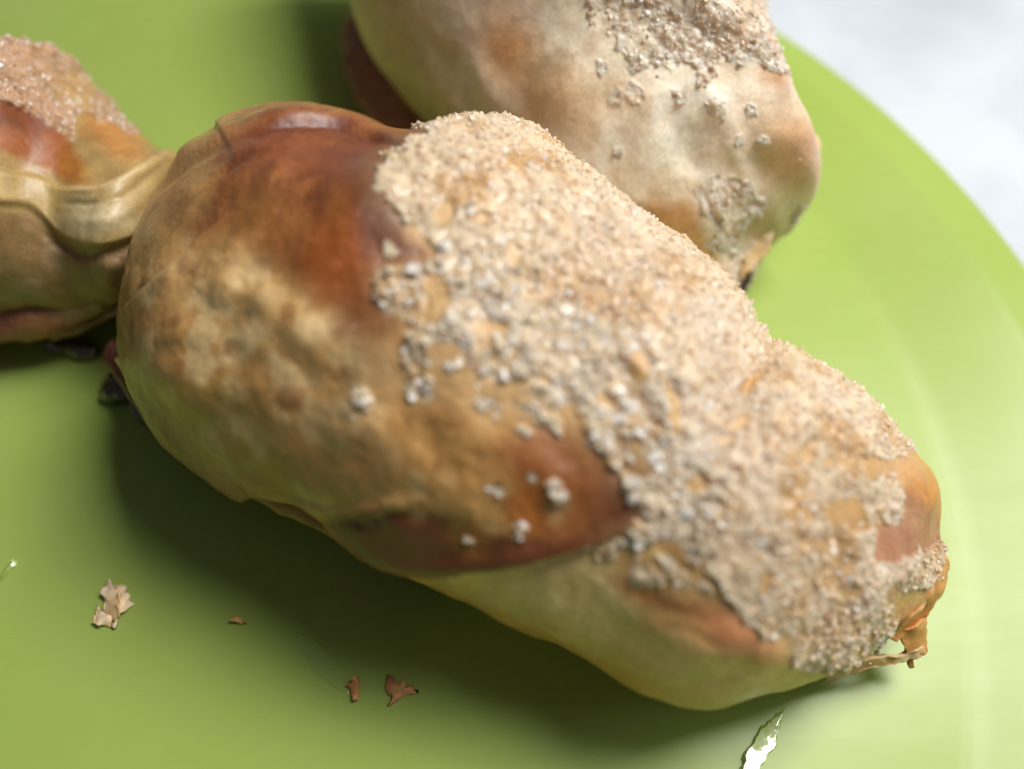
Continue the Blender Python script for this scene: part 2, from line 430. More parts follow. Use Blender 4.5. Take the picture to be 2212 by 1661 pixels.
def front_body():
    nu, nv = 760, 520
    G = settle(loft(MAIN, nu, nv)); N = grid_normals(G); P = project(G)
    Pw = warp(G, warp(G, P, 16, 1.6, 3), 9, 5.5, 7); Pf = warp(G, P, 9, 4.5, 11)
    up = sstep(N[..., 2], -0.55, -0.1)
    # relief ------------------------------------------------
    d = 0.09*fbm(G, 0.55, 3, 21) + 0.022*fbm(G, 1.5, 2, 31) + 0.009*fbm(G, 5, 4, 41, .6)
    # broad hump of the wrap on the upper left and a dent before it
    d += 0.12*blob(P, 700, 420, 230, 150, 10, .9) - 0.10*blob(P, 470, 430, 60, 170, 25, .9)
    # rolled lip along the top edge with its dark crease
    lip = smooth_line([(470, 300), (560, 262), (640, 248), (720, 252), (800, 275), (880, 305)])
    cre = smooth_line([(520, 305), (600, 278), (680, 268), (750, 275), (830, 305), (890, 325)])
    d += 0.10*ridge(P, lip, 20) - 0.10*ridge(P, cre, 9)
    d -= .09*blob(P, 1655, 722, 50, 60, 40, .9)
    # folds fanning out of the neck
    for pts, w, a in (([(240, 700), (300, 600), (350, 500), (430, 400), (520, 330)], 16, .07), ([(270, 640), (330, 530), (390, 440), (470, 370), (560, 330)], 8, -.06),
                      
                      ([(330, 340), (420, 310), (520, 270)], 14, .05), ([(300, 420), (390, 350), (500, 300)], 9, -.05)):
        d += a*ridge(P, smooth_line(pts), w)
    collar = poly(P, COLLAR, 7)
    d += -0.10*collar*(1-blob(P, 540, 380, 130, 130, 0, .9)) + .03*ridge(P, smooth_line([(262, 710), (282, 665), (320, 628), (378, 572), (430, 512), (480, 474)]), 12)
    # under layer: the wrap ends in a thick lip over it
    under = poly(P + 3*np.stack([fbm(G, 3, 3, 5), fbm(G, 3, 3, 6)], -1), UNDER, 7)
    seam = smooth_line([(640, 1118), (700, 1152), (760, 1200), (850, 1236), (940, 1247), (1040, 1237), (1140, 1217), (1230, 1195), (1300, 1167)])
    ux = sstep(P[..., 0], 1290, 1400)
    d += -0.13*(under*(1-ux)+poly(P, UNDER, 120)*ux)*(1-sstep(P[..., 0] + .5*(P[..., 1]-1200), 1230, 1720)) - .03*blob(P, 1620, 1500, 140, 60, 0, .9) + 0.05*ridge(P, seam + np.array([3, -16]), 20)
    # long wrinkle above the bottom edge, left
    d += 0.035*ridge(Pw, smooth_line([(400, 960), (520, 1040), (640, 1090), (740, 1110), (860, 1100), (960, 1110)]), 12)
    d -= 0.035*ridge(Pw, smooth_line([(390, 975), (520, 1062), (640, 1112), (740, 1132), (860, 1124), (980, 1132)]), 9)
    # wavy folds running down the right end
    d += 0.05*ridge(Pw, smooth_line([(1330, 740), (1380, 800), (1420, 880), (1420, 950)]), 22) - 0.06*ridge(Pw, smooth_line([(1310, 760), (1355, 820), (1390, 890), (1385, 960)]), 16)
    d += 0.07*ridge(Pw, smooth_line([(1600, 650), (1690, 760), (1690, 860), (1660, 960)]), 30) - 0.09*ridge(Pw, smooth_line([(1650, 720), (1640, 780), (1620, 830), (1590, 920)]), 16)
    # blisters of the dough on the left flank
    for x, y, r, a in ((470, 600, 45, .05), (560, 640, 55, .05), (650, 720, 60, .06), (430, 830, 60, .05), (760, 930, 55, .05), (400, 720, 35, .04), (600, 860, 60, .04), (1000, 950, 60, .04), (850, 1000, 60, .04), (1180, 1040, 45, .04), (1500, 1400, 70, .05), (1620, 1390, 50, .04)):
        d += a*blob(Pw, x, y, r, r*.75, 30, .9)
    d += .03*blob(Pw, 540, 690, 220, 160, 25, .8)*vnoise(G, 3.2, 77)
    # sugar crust ---------------------------------------------
    sm = sstep(poly(Pw, SUGAR, 34) + .30*fbm(G, 4.5, 3, 64) + .12*vnoise(G, 15, 65), .42, .58)
    clump = fbm(G, 2.6, 3, 61)
    holes = 0
    for x, y, rx, ry, a in ((1618, 828, 34, 14, -30), (1585, 918, 30, 14, -20), (1555, 958, 24, 12, 0), (1500, 1045, 30, 22, 0), (1370, 1010, 28, 26, 0), (1310, 860, 30, 16, 40), (1230, 900, 22, 18, 0), (1440, 880, 22, 60, -10), (1380, 790, 22, 34, 0), (960, 470, 26, 24, 0), (1110, 540, 20, 30, 0), (1040, 480, 18, 14, 0), (1740, 980, 14, 30, 10), (1790, 1000, 16, 16, 0), (1650, 1250, 14, 22, 0), (1840, 1280, 22, 18, 0), (1930, 1290, 24, 26, 0), (960, 760, 50, 22, 0), (1060, 700, 40, 16, 0), (1100, 845, 50, 16, 20), (940, 640, 30, 60, 0)):
        holes = np.maximum(holes, blob(Pf, x, y, rx, ry, a, .35))
    thin = np.maximum(poly(Pf, [(740, 700), (1000, 650), (1250, 800), (1300, 1000), (1100, 960), (740, 920)], 40)*0.95, poly(Pf, [(1560, 1180), (1800, 1280), (1760, 1460), (1640, 1350), (1540, 1240)], 30)*0.3)
    sm = sm*(1-0.85*holes)*(1-sstep(fbm(G, 3.6, 4, 63), -0.15, 0.3)*thin)
    sm = sm*up
    isl = 0
    for x, y, rx, ry in ((1395, 1250, 34, 22), (1440, 1215, 28, 14), (1470, 1250, 30, 20), (1520, 1265, 18, 12), (1120, 1150, 16, 12), (1200, 1050, 20, 14), (1210, 1075, 18, 16), (1130, 930, 22, 10), (845, 655, 24, 30), (1010, 1170, 14, 9), (1660, 1330, 40, 18), (1720, 1330, 30, 20), (845, 540, 18, 16), (1300, 1205, 22, 16), (1070, 1060, 18, 10), (1960, 1235, 40, 18), (1440, 1100, 60, 40), (1150, 1035, 12, 10)):
        isl = np.maximum(isl, blob(Pf, x, y, rx, ry, 20, .4))
    sm = np.maximum(sm, 0.9*isl*up)
    d += sm*(0.018 + 0.032*(clump+0.3) + 0.022*vnoise(G, 6, 71) + 0.020*vnoise(G, 13, 72) + 0.009*vnoise(G, 27, 73))
    tips = sstep(np.arange(nu)/(nu-1.0), 0.0, 0.03)*(1-sstep(np.arange(nu)/(nu-1.0), 0.985, 1.0))
    G2 = G + N*(d*tips[:, None])[..., None]
    G2 = G2 + N*(.10*blob(P, 2010, 1040, 40, 70, -25, .8))[..., None]
    # torn, uneven far edge of the crust
    G2 = settle(G2, 0.015, 0.05); N2 = grid_normals(G2)
    # colour of the crust and dough (where it is browned, pale, sugared or toned down for shade) ----------------
    col = np.broadcast_to(lin((206, 158, 94)), G.shape).copy()
    def put(mask, c, k=1.0):
        nonlocal col
        m = np.clip(mask*k, 0, 1)[..., None]; col = col*(1-m) + lin(c)*m
    n1 = fbm(G, 1.3, 5, 81); n2 = fbm(G, 3.2, 5, 91)
    put(sstep(n1, -.2, .7), (184, 130, 70), .6); put(sstep(n2, 0, .8), (222, 188, 128), .5)
    put(poly(Pw, [(220, 700), (330, 900), (560, 1100), (760, 1130), (900, 1040), (700, 820), (560, 560), (460, 460), (330, 560)], 60), (178, 132, 76), .65)  # flank tones here painted darker to stand for its shaded side
    put(blob(Pw, 520, 1000, 260, 70, 28, .8), (166, 132, 62), .65)
    put(blob(Pw, 440, 860, 90, 70, 20, .8), (176, 144, 70), .6)
    put(blob(Pw, 540, 650, 180, 100, 30, .7), (214, 174, 114), .75)
    put(blob(Pw, 620, 760, 110, 60, 30, .7), (206, 164, 106), .5)
    put(sstep(n2, .05, .5)*blob(Pw, 540, 700, 240, 200, 20, .7), (232, 206, 154), .6)
    put(poly(Pw, [(380, 400), (470, 290), (640, 200), (900, 260), (990, 330), (860, 420), (900, 560), (850, 600), (840, 700), (760, 730), (660, 600), (560, 540), (500, 480), (400, 520), (330, 470), (345, 380), (340, 320)], 50), (140, 78, 38), .93)
    bm = poly(Pw, [(345, 330), (470, 290), (640, 200), (900, 260), (990, 330), (860, 420), (900, 560), (850, 700), (760, 730), (660, 600), (500, 480), (360, 450)], 50)
    put(bm*sstep(fbm(G, 2.3, 4, 95), 0, .5), (170, 108, 56), .55); put(bm*sstep(fbm(G, 3.1, 4, 97), .05, .5), (98, 52, 34), .5)
    put(blob(Pw, 700, 330, 230, 60, 2, .6), (134, 74, 46), .8)
    put(blob(Pw, 760, 560, 110, 90, 40, .7), (160, 84, 30), .85)
    put(blob(Pw, 560, 480, 90, 60, 20, .8), (158, 106, 52), .75)
    put(blob(Pw, 830, 470, 50, 130, -20, .7), (98, 54, 42), .8)
    put(blob(Pw, 780, 720, 80, 90, 0, .8), (118, 70, 30), .7)
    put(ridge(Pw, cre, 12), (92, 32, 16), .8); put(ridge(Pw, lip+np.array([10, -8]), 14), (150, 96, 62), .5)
    put(poly(Pw, [(1060, 960), (1180, 920), (1290, 960), (1380, 1030), (1420, 1120), (1300, 1190), (1150, 1190), (1100, 1090)], 50), (150, 84, 36), .9)
    put(blob(Pw, 1130, 1110, 40, 60, 20, .7), (190, 112, 34), .7); put(blob(Pw, 1350, 1080, 70, 80, 40, .6), (104, 56, 36), .8)
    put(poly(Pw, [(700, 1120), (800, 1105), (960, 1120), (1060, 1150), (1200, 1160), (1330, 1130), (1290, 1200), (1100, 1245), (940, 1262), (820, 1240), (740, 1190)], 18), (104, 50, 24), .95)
    put(blob(Pw, 1010, 1160, 44, 36, 20, .6), (168, 110, 44), .8)
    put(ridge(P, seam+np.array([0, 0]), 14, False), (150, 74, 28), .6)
    bl = sstep(vnoise(G, 2.6, 96) + .5*vnoise(G, 5.5, 98), .15, .75)*(1-bm*.8)*poly(Pw, [(230, 640), (380, 500), (560, 560), (760, 700), (1000, 880), (1180, 940), (1250, 1150), (960, 1110), (640, 1100), (380, 940)], 50)
    put(bl, (224, 194, 140), .55)
    dk = sstep(vnoise(G, 3.3, 99) + .5*vnoise(G, 7, 100), .3, .9)*poly(Pw, [(230, 640), (380, 500), (560, 560), (760, 700), (1000, 880), (1180, 940), (1250, 1150), (960, 1110), (640, 1100), (380, 940)], 50)
    put(dk, (138, 84, 42), .6)
    # under layer
    up1 = poly(P, UNDER, 6)
    put(up1, (236, 204, 138)); put(up1*sstep(n2, -.1, .6), (240, 214, 158), .6)
    put(up1*ridge(Pw, smooth_line([(640, 1130), (760, 1225), (860, 1280), (1020, 1330), (1180, 1395), (1320, 1460), (1480, 1520)]), 36, False), (206, 146, 62), .85)
    put(up1*poly(Pw, [(1340, 1190), (1480, 1200), (1640, 1300), (1720, 1400), (1700, 1460), (1560, 1430), (1400, 1350), (1330, 1270)], 40), (214, 158, 98), .8)
    put(up1*blob(Pw, 1590, 1360, 80, 50, 30, .7), (176, 98, 62), .7)
    put(up1*ridge(Pw, smooth_line([(1290, 1260), (1450, 1290), (1560, 1340)]), 18), (150, 88, 34), .7)
    put(poly(Pw, [(1430, 1440), (1700, 1440), (1900, 1400), (1850, 1560), (1450, 1560)], 30), (206, 170, 104), .7)
    # bottom edge, left: browned underside
    put(ridge(Pw, smooth_line([(230, 770), (320, 870), (380, 965), (500, 1070), (640, 1135)]), 22), (128, 72, 40), .8)
    # right end, bare of sugar
    put(poly(Pw, [(1890, 980), (2080, 960), (2080, 1250), (1920, 1280), (1860, 1180), (1960, 1100)], 14), (176, 112, 78), .9)
    put(blob(Pf, 2005, 1030, 48, 78, -25, .5), (214, 142, 44), .9); put(blob(Pf, 1950, 1010, 40, 40, 0, .6), (216, 168, 108), .8)
    put(blob(Pf, 1985, 1200, 60, 60, 0, .6), (176, 104, 72), .6)
    # neck
    put(poly(Pw, [(220, 560), (300, 330), (470, 300), (440, 420), (330, 570), (240, 720)], 30), (176, 140, 84), .7)
    put(poly(Pw, SUGAR, 70)*up, (212, 178, 128), .55)
    put(sstep(sm, .2, .7), (230, 206, 172)); put(sstep(sm, .3, .7)*sstep(fbm(G, 1.9, 4, 93), 0, .45), (198, 150, 84), .75); put(sstep(sm, .4, .8)*sstep(fbm(G, 1.0, 3, 99), 0, .6), (230, 212, 188), .6)
    put(sstep(sm, .2, .6)*holes*.7, (170, 108, 48), .8)
    col = np.clip(col, 0.005, 0.9)
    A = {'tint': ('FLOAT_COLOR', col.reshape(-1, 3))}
    V = G2.reshape(-1, 3); F = grid_faces(nu, nv)
    fs = sm.reshape(-1)[F].mean(1); fu = under.reshape(-1)[F].mean(1)
    isug = fs > 0.5; iund = (fu > 0.5) & ~isug; ib = ~isug & ~iund
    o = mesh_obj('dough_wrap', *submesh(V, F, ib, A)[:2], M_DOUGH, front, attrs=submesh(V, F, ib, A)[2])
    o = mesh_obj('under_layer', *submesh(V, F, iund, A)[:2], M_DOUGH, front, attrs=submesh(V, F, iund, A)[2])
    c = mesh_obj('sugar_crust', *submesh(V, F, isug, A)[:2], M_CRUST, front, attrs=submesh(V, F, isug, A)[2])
    dens = sstep(sm, .25, .8)*up + 0.004*blob(P, 560, 660, 220, 120, 30, .6)*up + 0.04*poly(Pf, SUGAR, 40)*up
    sow(G2, N2, dens, 17000, 0.010, 0.028, ((240, 210, 170), (250, 236, 214)), c, .10)
    dl = sstep(sm, .3, .8)*poly(P, [(720, 680), (1000, 500), (1250, 640), (1480, 860), (1560, 1150), (1280, 1240), (1040, 1080), (740, 960)], 60)*up
    sow(G2, N2, dl, 520, 0.03, 0.052, ((226, 208, 178), (238, 228, 212)), c, .3)
    return G2
front_body()

# ------------------------------------------------------------------ helpers for the smaller pieces
def finish(G, parent, d, col, regions, mask_crust=None, caps=None):
    """displace a loft, split it into its layers; regions: list of (name, mask array); the rest takes regions[0][0]"""
    N = grid_normals(G); G2 = G + N*d[..., None]; G2 = settle(G2, 0.012, 0.04); N2 = grid_normals(G2)
    V = G2.reshape(-1, 3); F = grid_faces(*G.shape[:2]); A = {'tint': ('FLOAT_COLOR', np.clip(col, .005, .9).reshape(-1, 3))}
    left = np.ones(len(F), bool); out = {}
    for nm, m in regions[1:][::-1]:
        f = (m.reshape(-1)[F].mean(1) > 0.5) & left; left &= ~f
        if f.sum() > 10:
            v, q, a = submesh(V, F, f, A); out[nm] = mesh_obj(nm, v, q, M_CRUST if nm == 'sugar_crust' else M_DOUGH, parent, attrs=a)
    v, q, a = submesh(V, F, left, A); out[regions[0][0]] = mesh_obj(regions[0][0], v, q, M_DOUGH, parent, attrs=a)
    return G2, N2, out
def painter(G, base):
    box = [np.broadcast_to(lin(base), G.shape).copy()]
    def put(mask, c, k=1.0):
        m = np.clip(mask*k, 0, 1)[..., None]; box[0] = box[0]*(1-m) + lin(c)*m
    return box, put

# ------------------------------------------------------------------ left lobe of the front pastry, past the pinched neck
LOBE = [st((-330, 720), (-330, 130), .85), st((-130, 705), (-140, 75), .86), st((20, 690), (30, 84), .88), st((100, 682), (112, 104), .88), st((150, 674), (172, 165), .88, .1), st((195, 664), (232, 232), .88, .25),
        st((228, 652), (292, 284), .88, .6), st((250, 646), (335, 318), .86, .9, .85), st((272, 630), (362, 340), .8, 1.2, .8), st((298, 600), (376, 385), .7, 1.5, .7), st((318, 560), (366, 440), .6, 1.8, .7)]
BAND = smooth_line([(-60, 372), (60, 385), (139, 409), (208, 415), (256, 393), (340, 333), (430, 285), (420, 370), (350, 425), (322, 480), (288, 512), (222, 532), (173, 524), (110, 486), (52, 447), (-60, 430)], True, 4)
def left_lobe():
    nu, nv = 330, 300
    G = settle(loft(LOBE, nu, nv)); N = grid_normals(G); P = project(G)
    Pw = warp(G, P, 14, 1.8, 203); Pf = warp(G, P, 9, 4.5, 211)
    up = sstep(N[..., 2], -0.5, -0.1)
    d = 0.07*fbm(G, 0.8, 3, 221) + 0.014*fbm(G, 2.2, 2, 231) + 0.004*fbm(G, 6, 2, 241)
    band = poly(P, BAND, 9)
    d += 0.08*band + .04*ridge(P, smooth_line([(139, 409), (208, 415), (256, 393), (340, 333)]), 8)
    d += .03*ridge(P, smooth_line([(150, 470), (220, 480), (290, 440), (380, 350)]), 14) - .025*ridge(P, smooth_line([(130, 440), (210, 446), (270, 420), (370, 330)]), 7)
    d -= .08*ridge(Pw, smooth_line([(60, 470), (160, 540), (260, 545), (330, 480)]), 16)
    d += .06*blob(P, 90, 300, 130, 80, 25, .9)
    sm = poly(Pw, smooth_line([(-80, 40), (60, 60), (180, 110), (200, 190), (260, 235), (300, 280), (262, 270), (225, 262), (180, 250), (160, 262), (168, 300), (140, 310), (90, 280), (40, 245), (-20, 225), (-80, 215)], True, 3), 26)
    sm = sstep(sm + .28*fbm(G, 4.5, 3, 64) + .10*vnoise(G, 15, 65), .42, .58)*up
    cl = fbm(G, 2.6, 3, 261)
    d += sm*(0.03+0.03*cl+0.022*vnoise(G, 7, 71)+0.026*vnoise(G, 13, 72)+0.012*vnoise(G, 33, 73))
    n2 = fbm(G, 3, 5, 291)
    box, put = painter(G, (178, 146, 90))
    put(sstep(n2, -.1, .7), (150, 118, 70), .5)
    put(poly(Pw, [(-200, 450), (60, 450), (170, 530), (290, 530), (300, 620), (-200, 680)], 16), (150, 118, 76), .8)
    put(sstep(n2, .1, .6)*poly(Pw, [(-200, 450), (60, 450), (170, 530), (290, 530), (300, 620), (-200, 680)], 16), (178, 150, 112), .6)
    put(poly(Pw, [(-200, 200), (0, 210), (80, 265), (140, 300), (180, 370), (170, 395), (100, 370), (0, 330), (-200, 300)], 14), (160, 88, 36), .95)
    put(poly(Pw, [(-200, 190), (0, 210), (80, 265), (110, 300), (60, 310), (0, 275), (-200, 250)], 14), (120, 62, 34), .8)
    put(blob(Pw, 250, 290, 80, 44, 35, .6), (200, 138, 72), .9)
    put(blob(Pw, 160, 370, 44, 22, 40, .6), (204, 142, 60), .55)
    put(band, (192, 164, 106), .9); put(band*blob(Pw, 210, 470, 60, 30, 0, .8), (214, 198, 156), .8)
    put(ridge(P, smooth_line([(139, 409), (208, 415), (256, 393), (340, 333)]), 8), (226, 196, 142), .7)
    put(sm, (202, 162, 128)); put(sm*sstep(n2, -.1, .5), (186, 140, 92), .6); put(sm*blob(Pw, 160, 200, 60, 30, 30, .6), (200, 160, 80), .6)
    G2, N2, out = finish(G, front, d, box[0], [('side_lobe', None), ('twisted_band', band), ('sugar_crust', sm)])
    sow(G2, N2, sm, 2600, 0.010, 0.026, ((206, 168, 128), (236, 212, 184)), out['sugar_crust'])
left_lobe()

def plain_loft(name, stations, nu, nv, base, paint, parent, amp=.03, power=1.0):
    G = settle(loft(stations, nu, nv, power)); P = project(G)
    d = amp*2*fbm(G, 1.2, 3, 301) + amp*fbm(G, 3.5, 3, 303)
    G = G + grid_normals(G)*d[..., None]; G = settle(G, .012, .03)
    Pw = warp(G, P, 10, 2.5, 305)
    box, put = painter(G, base)
    paint(put, Pw, G)
    return mesh_obj(name, G.reshape(-1, 3), grid_faces(nu, nv), M_DOUGH, parent, attrs={'tint': ('FLOAT_COLOR', box[0].reshape(-1, 3))})
def roll_paint(put, P, G):
    put(sstep(fbm(G, 2, 4, 5), -.2, .6), (176, 130, 84), .6)
    put(poly(P, [(-300, 600), (60, 620), (60, 780), (-300, 820)], 50), (146, 86, 64), .8)
    put(blob(P, 190, 650, 60, 50, 0, .8), (202, 176, 116), .8)
    put(blob(P, 130, 720, 60, 20, -15, .8), (168, 96, 44), .8)
plain_loft('bottom_roll', [st((-260, 800), (-260, 668), 1, .35, 1), st((-100, 768), (-100, 655), 1, .4, 1), st((0, 748), (5, 640), 1, .45, 1), st((90, 735), (95, 626), 1, .5, 1), st((160, 712), (158, 612), 1, .55, 1), st((212, 690), (205, 598), 1, .7, 1), st((250, 668), (250, 590), 1, .8, 1), st((285, 640), (295, 600), 1, .9, 1)], 160, 90, (158, 112, 72), roll_paint, front)
def lip_paint(put, P, G):
    put(sstep(fbm(G, 2, 4, 5), -.2, .6), (112, 66, 38), .7)
    put(poly(P, [(480, 1020), (760, 1130), (760, 1240), (480, 1120)], 40), (196, 168, 90), .9)
plain_loft('base_edge', [st((225, 785), (262, 735), .9, .55, 1), st((248, 815), (290, 765), .9, .5, 1), st((285, 868), (335, 815), .8, .5, 1), st((330, 930), (380, 875), .7, .55, 1), st((385, 990), (430, 935), .7, .6, 1), st((458, 1038), (500, 985), .7, .6, 1), st((550, 1088), (590, 1035), .7, .65, 1), st((640, 1128), (680, 1080), .7, .65, 1), st((715, 1165), (750, 1130), .7, .7, 1)], 160, 50, (112, 58, 40), lip_paint, front, .02)
def neck_paint(put, P, G):
    put(sstep(fbm(G, 2, 4, 5), -.2, .6), (190, 160, 104), .6)
plain_loft('neck_fold', [st((120, 735), (140, 690), 1, .5, 1), st((175, 722), (180, 672), 1, .5, 1), st((232, 700), (238, 640), 1, .6, 1), st((270, 668), (290, 590), 1, .9, 1), st((310, 620), (345, 540), 1, 1.3, 1), st((360, 550), (400, 500), 1, 1.8, 1)], 120, 60, (160, 122, 74), neck_paint, front)

def lump(name, p, rx, ry, rz, z, mat, parent=None, ang=0, amp=.25, seed=1, n=48, attrs=None, flat=False):
    c = onplane(p, z); th = np.linspace(0, 2*math.pi, n, endpoint=False); ph = np.linspace(0.02, math.pi-0.02, n//2)
    G = np.stack([np.sin(ph)[:, None]*np.cos(th), np.sin(ph)[:, None]*np.sin(th), np.cos(ph)[:, None]*np.ones(n)], -1)
    k = 1 + amp*fbm(G+seed*3.1, 1.3, 4, seed)
    G = G*k[..., None]*np.array([rx, ry, rz])
    a = math.radians(ang); x = G[..., 0]*math.cos(a)-G[..., 1]*math.sin(a); y = G[..., 0]*math.sin(a)+G[..., 1]*math.cos(a)
    G = np.stack([x, y, G[..., 2]], -1)
    if parent is None:
        G[..., 2] = np.maximum(G[..., 2], -z+0.004)
        o = mesh_obj(name, G.reshape(-1, 3), grid_faces(*G.shape[:2])[:, ::-1], mat); o.location = c
    else:
        G = G + c; G[..., 2] = np.maximum(G[..., 2], 0.008)
        o = mesh_obj(name, G.reshape(-1, 3), grid_faces(*G.shape[:2])[:, ::-1], mat, parent)
    return o
for p, rx, ry, rz, z, a, sd in (((170, 752), .34, .16, .14, .1, -20, 1), ((262, 838), .30, .24, .22, .12, 20, 2), ((312, 880), .26, .2, .18, .1, -50, 3), ((120, 745), .22, .12, .1, .08, -10, 5)):
    lump('burnt_filling', p, rx, ry, rz, z, M_FILL, front, a, .18, sd)

def sheet(name, rows, parent, cols, thick=.035, sub=14, loc=None, mat=None, seed=1, rag=.035):
    """thin curved flake of dough: rows of (px, py, height) control points, made into a two sided shell with an edge"""
    R = np.array([[onplane(p[:2], p[2]) for p in row] for row in rows])
    A = np.array([np.array([smooth_line(row, False, sub)])[0] for row in R])
    B = np.stack([smooth_line(A[:, j], False, sub) for j in range(A.shape[1])], 1)
    m, n = B.shape[:2]
    N = np.cross(np.gradient(B, axis=0), np.gradient(B, axis=1)); N /= np.linalg.norm(N, axis=-1, keepdims=True)+1e-9
    if N[..., 2].mean() < 0: N = -N
    # ragged edges
    ed = np.minimum.reduce([np.arange(m)[:, None]*np.ones(n), (m-1-np.arange(m))[:, None]*np.ones(n), np.arange(n)*np.ones((m, 1)), (n-1-np.arange(n))*np.ones((m, 1))])
    w = np.exp(-ed/3.0)
    B = B + (w*rag)[..., None]*np.stack([fbm(B, 6, 3, seed+k) for k in range(3)], -1) + N*(.03*fbm(B, 3, 3, seed+9))[..., None]
    top = B + N*thick/2; bot = B - N*thick/2
    V = np.concatenate([top.reshape(-1, 3), bot.reshape(-1, 3)])
    i, j = np.meshgrid(np.arange(m-1), np.arange(n-1), indexing='ij')
    F = np.stack([i*n+j, (i+1)*n+j, (i+1)*n+j+1, i*n+j+1], -1).reshape(-1, 4)
    K = m*n; per = [k for k in range(n)]+[r*n+n-1 for r in range(1, m)]+[(m-1)*n+k for k in range(n-2, -1, -1)]+[r*n for r in range(m-2, 0, -1)]
    side = [[per[k], per[(k+1) % len(per)], per[(k+1) % len(per)]+K, per[k]+K] for k in range(len(per))]
    F = np.concatenate([F, F[:, ::-1]+K, np.array(side)])
    V[:, 2] = np.maximum(V[:, 2], 0.008)
    c = lin(cols[0])*np.ones((len(V), 3)); k = sstep(fbm(V, 3, 4, seed+20), -.3, .5)[:, None]; c = c*(1-k)+lin(cols[1])*k
    o = mesh_obj(name, V if loc is None else V-np.array(loc), F, mat or M_FLAKE, parent, attrs={'tint': ('FLOAT_COLOR', c)})
    if loc is not None: o.location = loc
    return o
GOLD = ((214, 158, 88), (196, 126, 58)); PALE = ((216, 190, 140), (206, 168, 110))
sheet('flake', [[(2010, 1130, 1.3), (2034, 1190, 1.2), (2046, 1230, 1.1), (2030, 1290, 1.0), (1990, 1335, .9), (1930, 1385, .9)], [(1990, 1160, 1.5), (2012, 1210, 1.4), (2020, 1240, 1.3), (2005, 1280, 1.2), (1970, 1315, 1.1), (1915, 1365, 1.1)]], front, GOLD, .06, seed=13)
sheet('flake', [[(1780, 1462, .5), (1850, 1448, .55), (1920, 1432, .6), (1975, 1420, .6), (2000, 1412, .6)], [(1790, 1440, .7), (1860, 1425, .75), (1920, 1412, .7), (1970, 1405, .7), (1998, 1395, .7)]], front, PALE, .05, seed=23)
sheet('flake', [[(1945, 1362, 1.0), (1975, 1345, 1.0), (1992, 1332, .9)], [(1950, 1385, .8), (1978, 1375, .8), (2000, 1365, .7)], [(1950, 1415, .6), (1982, 1412, .6), (2002, 1412, .6)]], front, GOLD, .05, seed=33)
sheet('flake', [[(1962, 1420, .5), (1978, 1418, .5)], [(1965, 1436, .4), (1974, 1434, .4)]], front, GOLD, .04, seed=43, sub=6)
sheet('flake', [[(1462, 1508, .5), (1500, 1512, .5)], [(1478, 1530, .35), (1490, 1528, .35)]], front, PALE, .04, seed=53, sub=6)

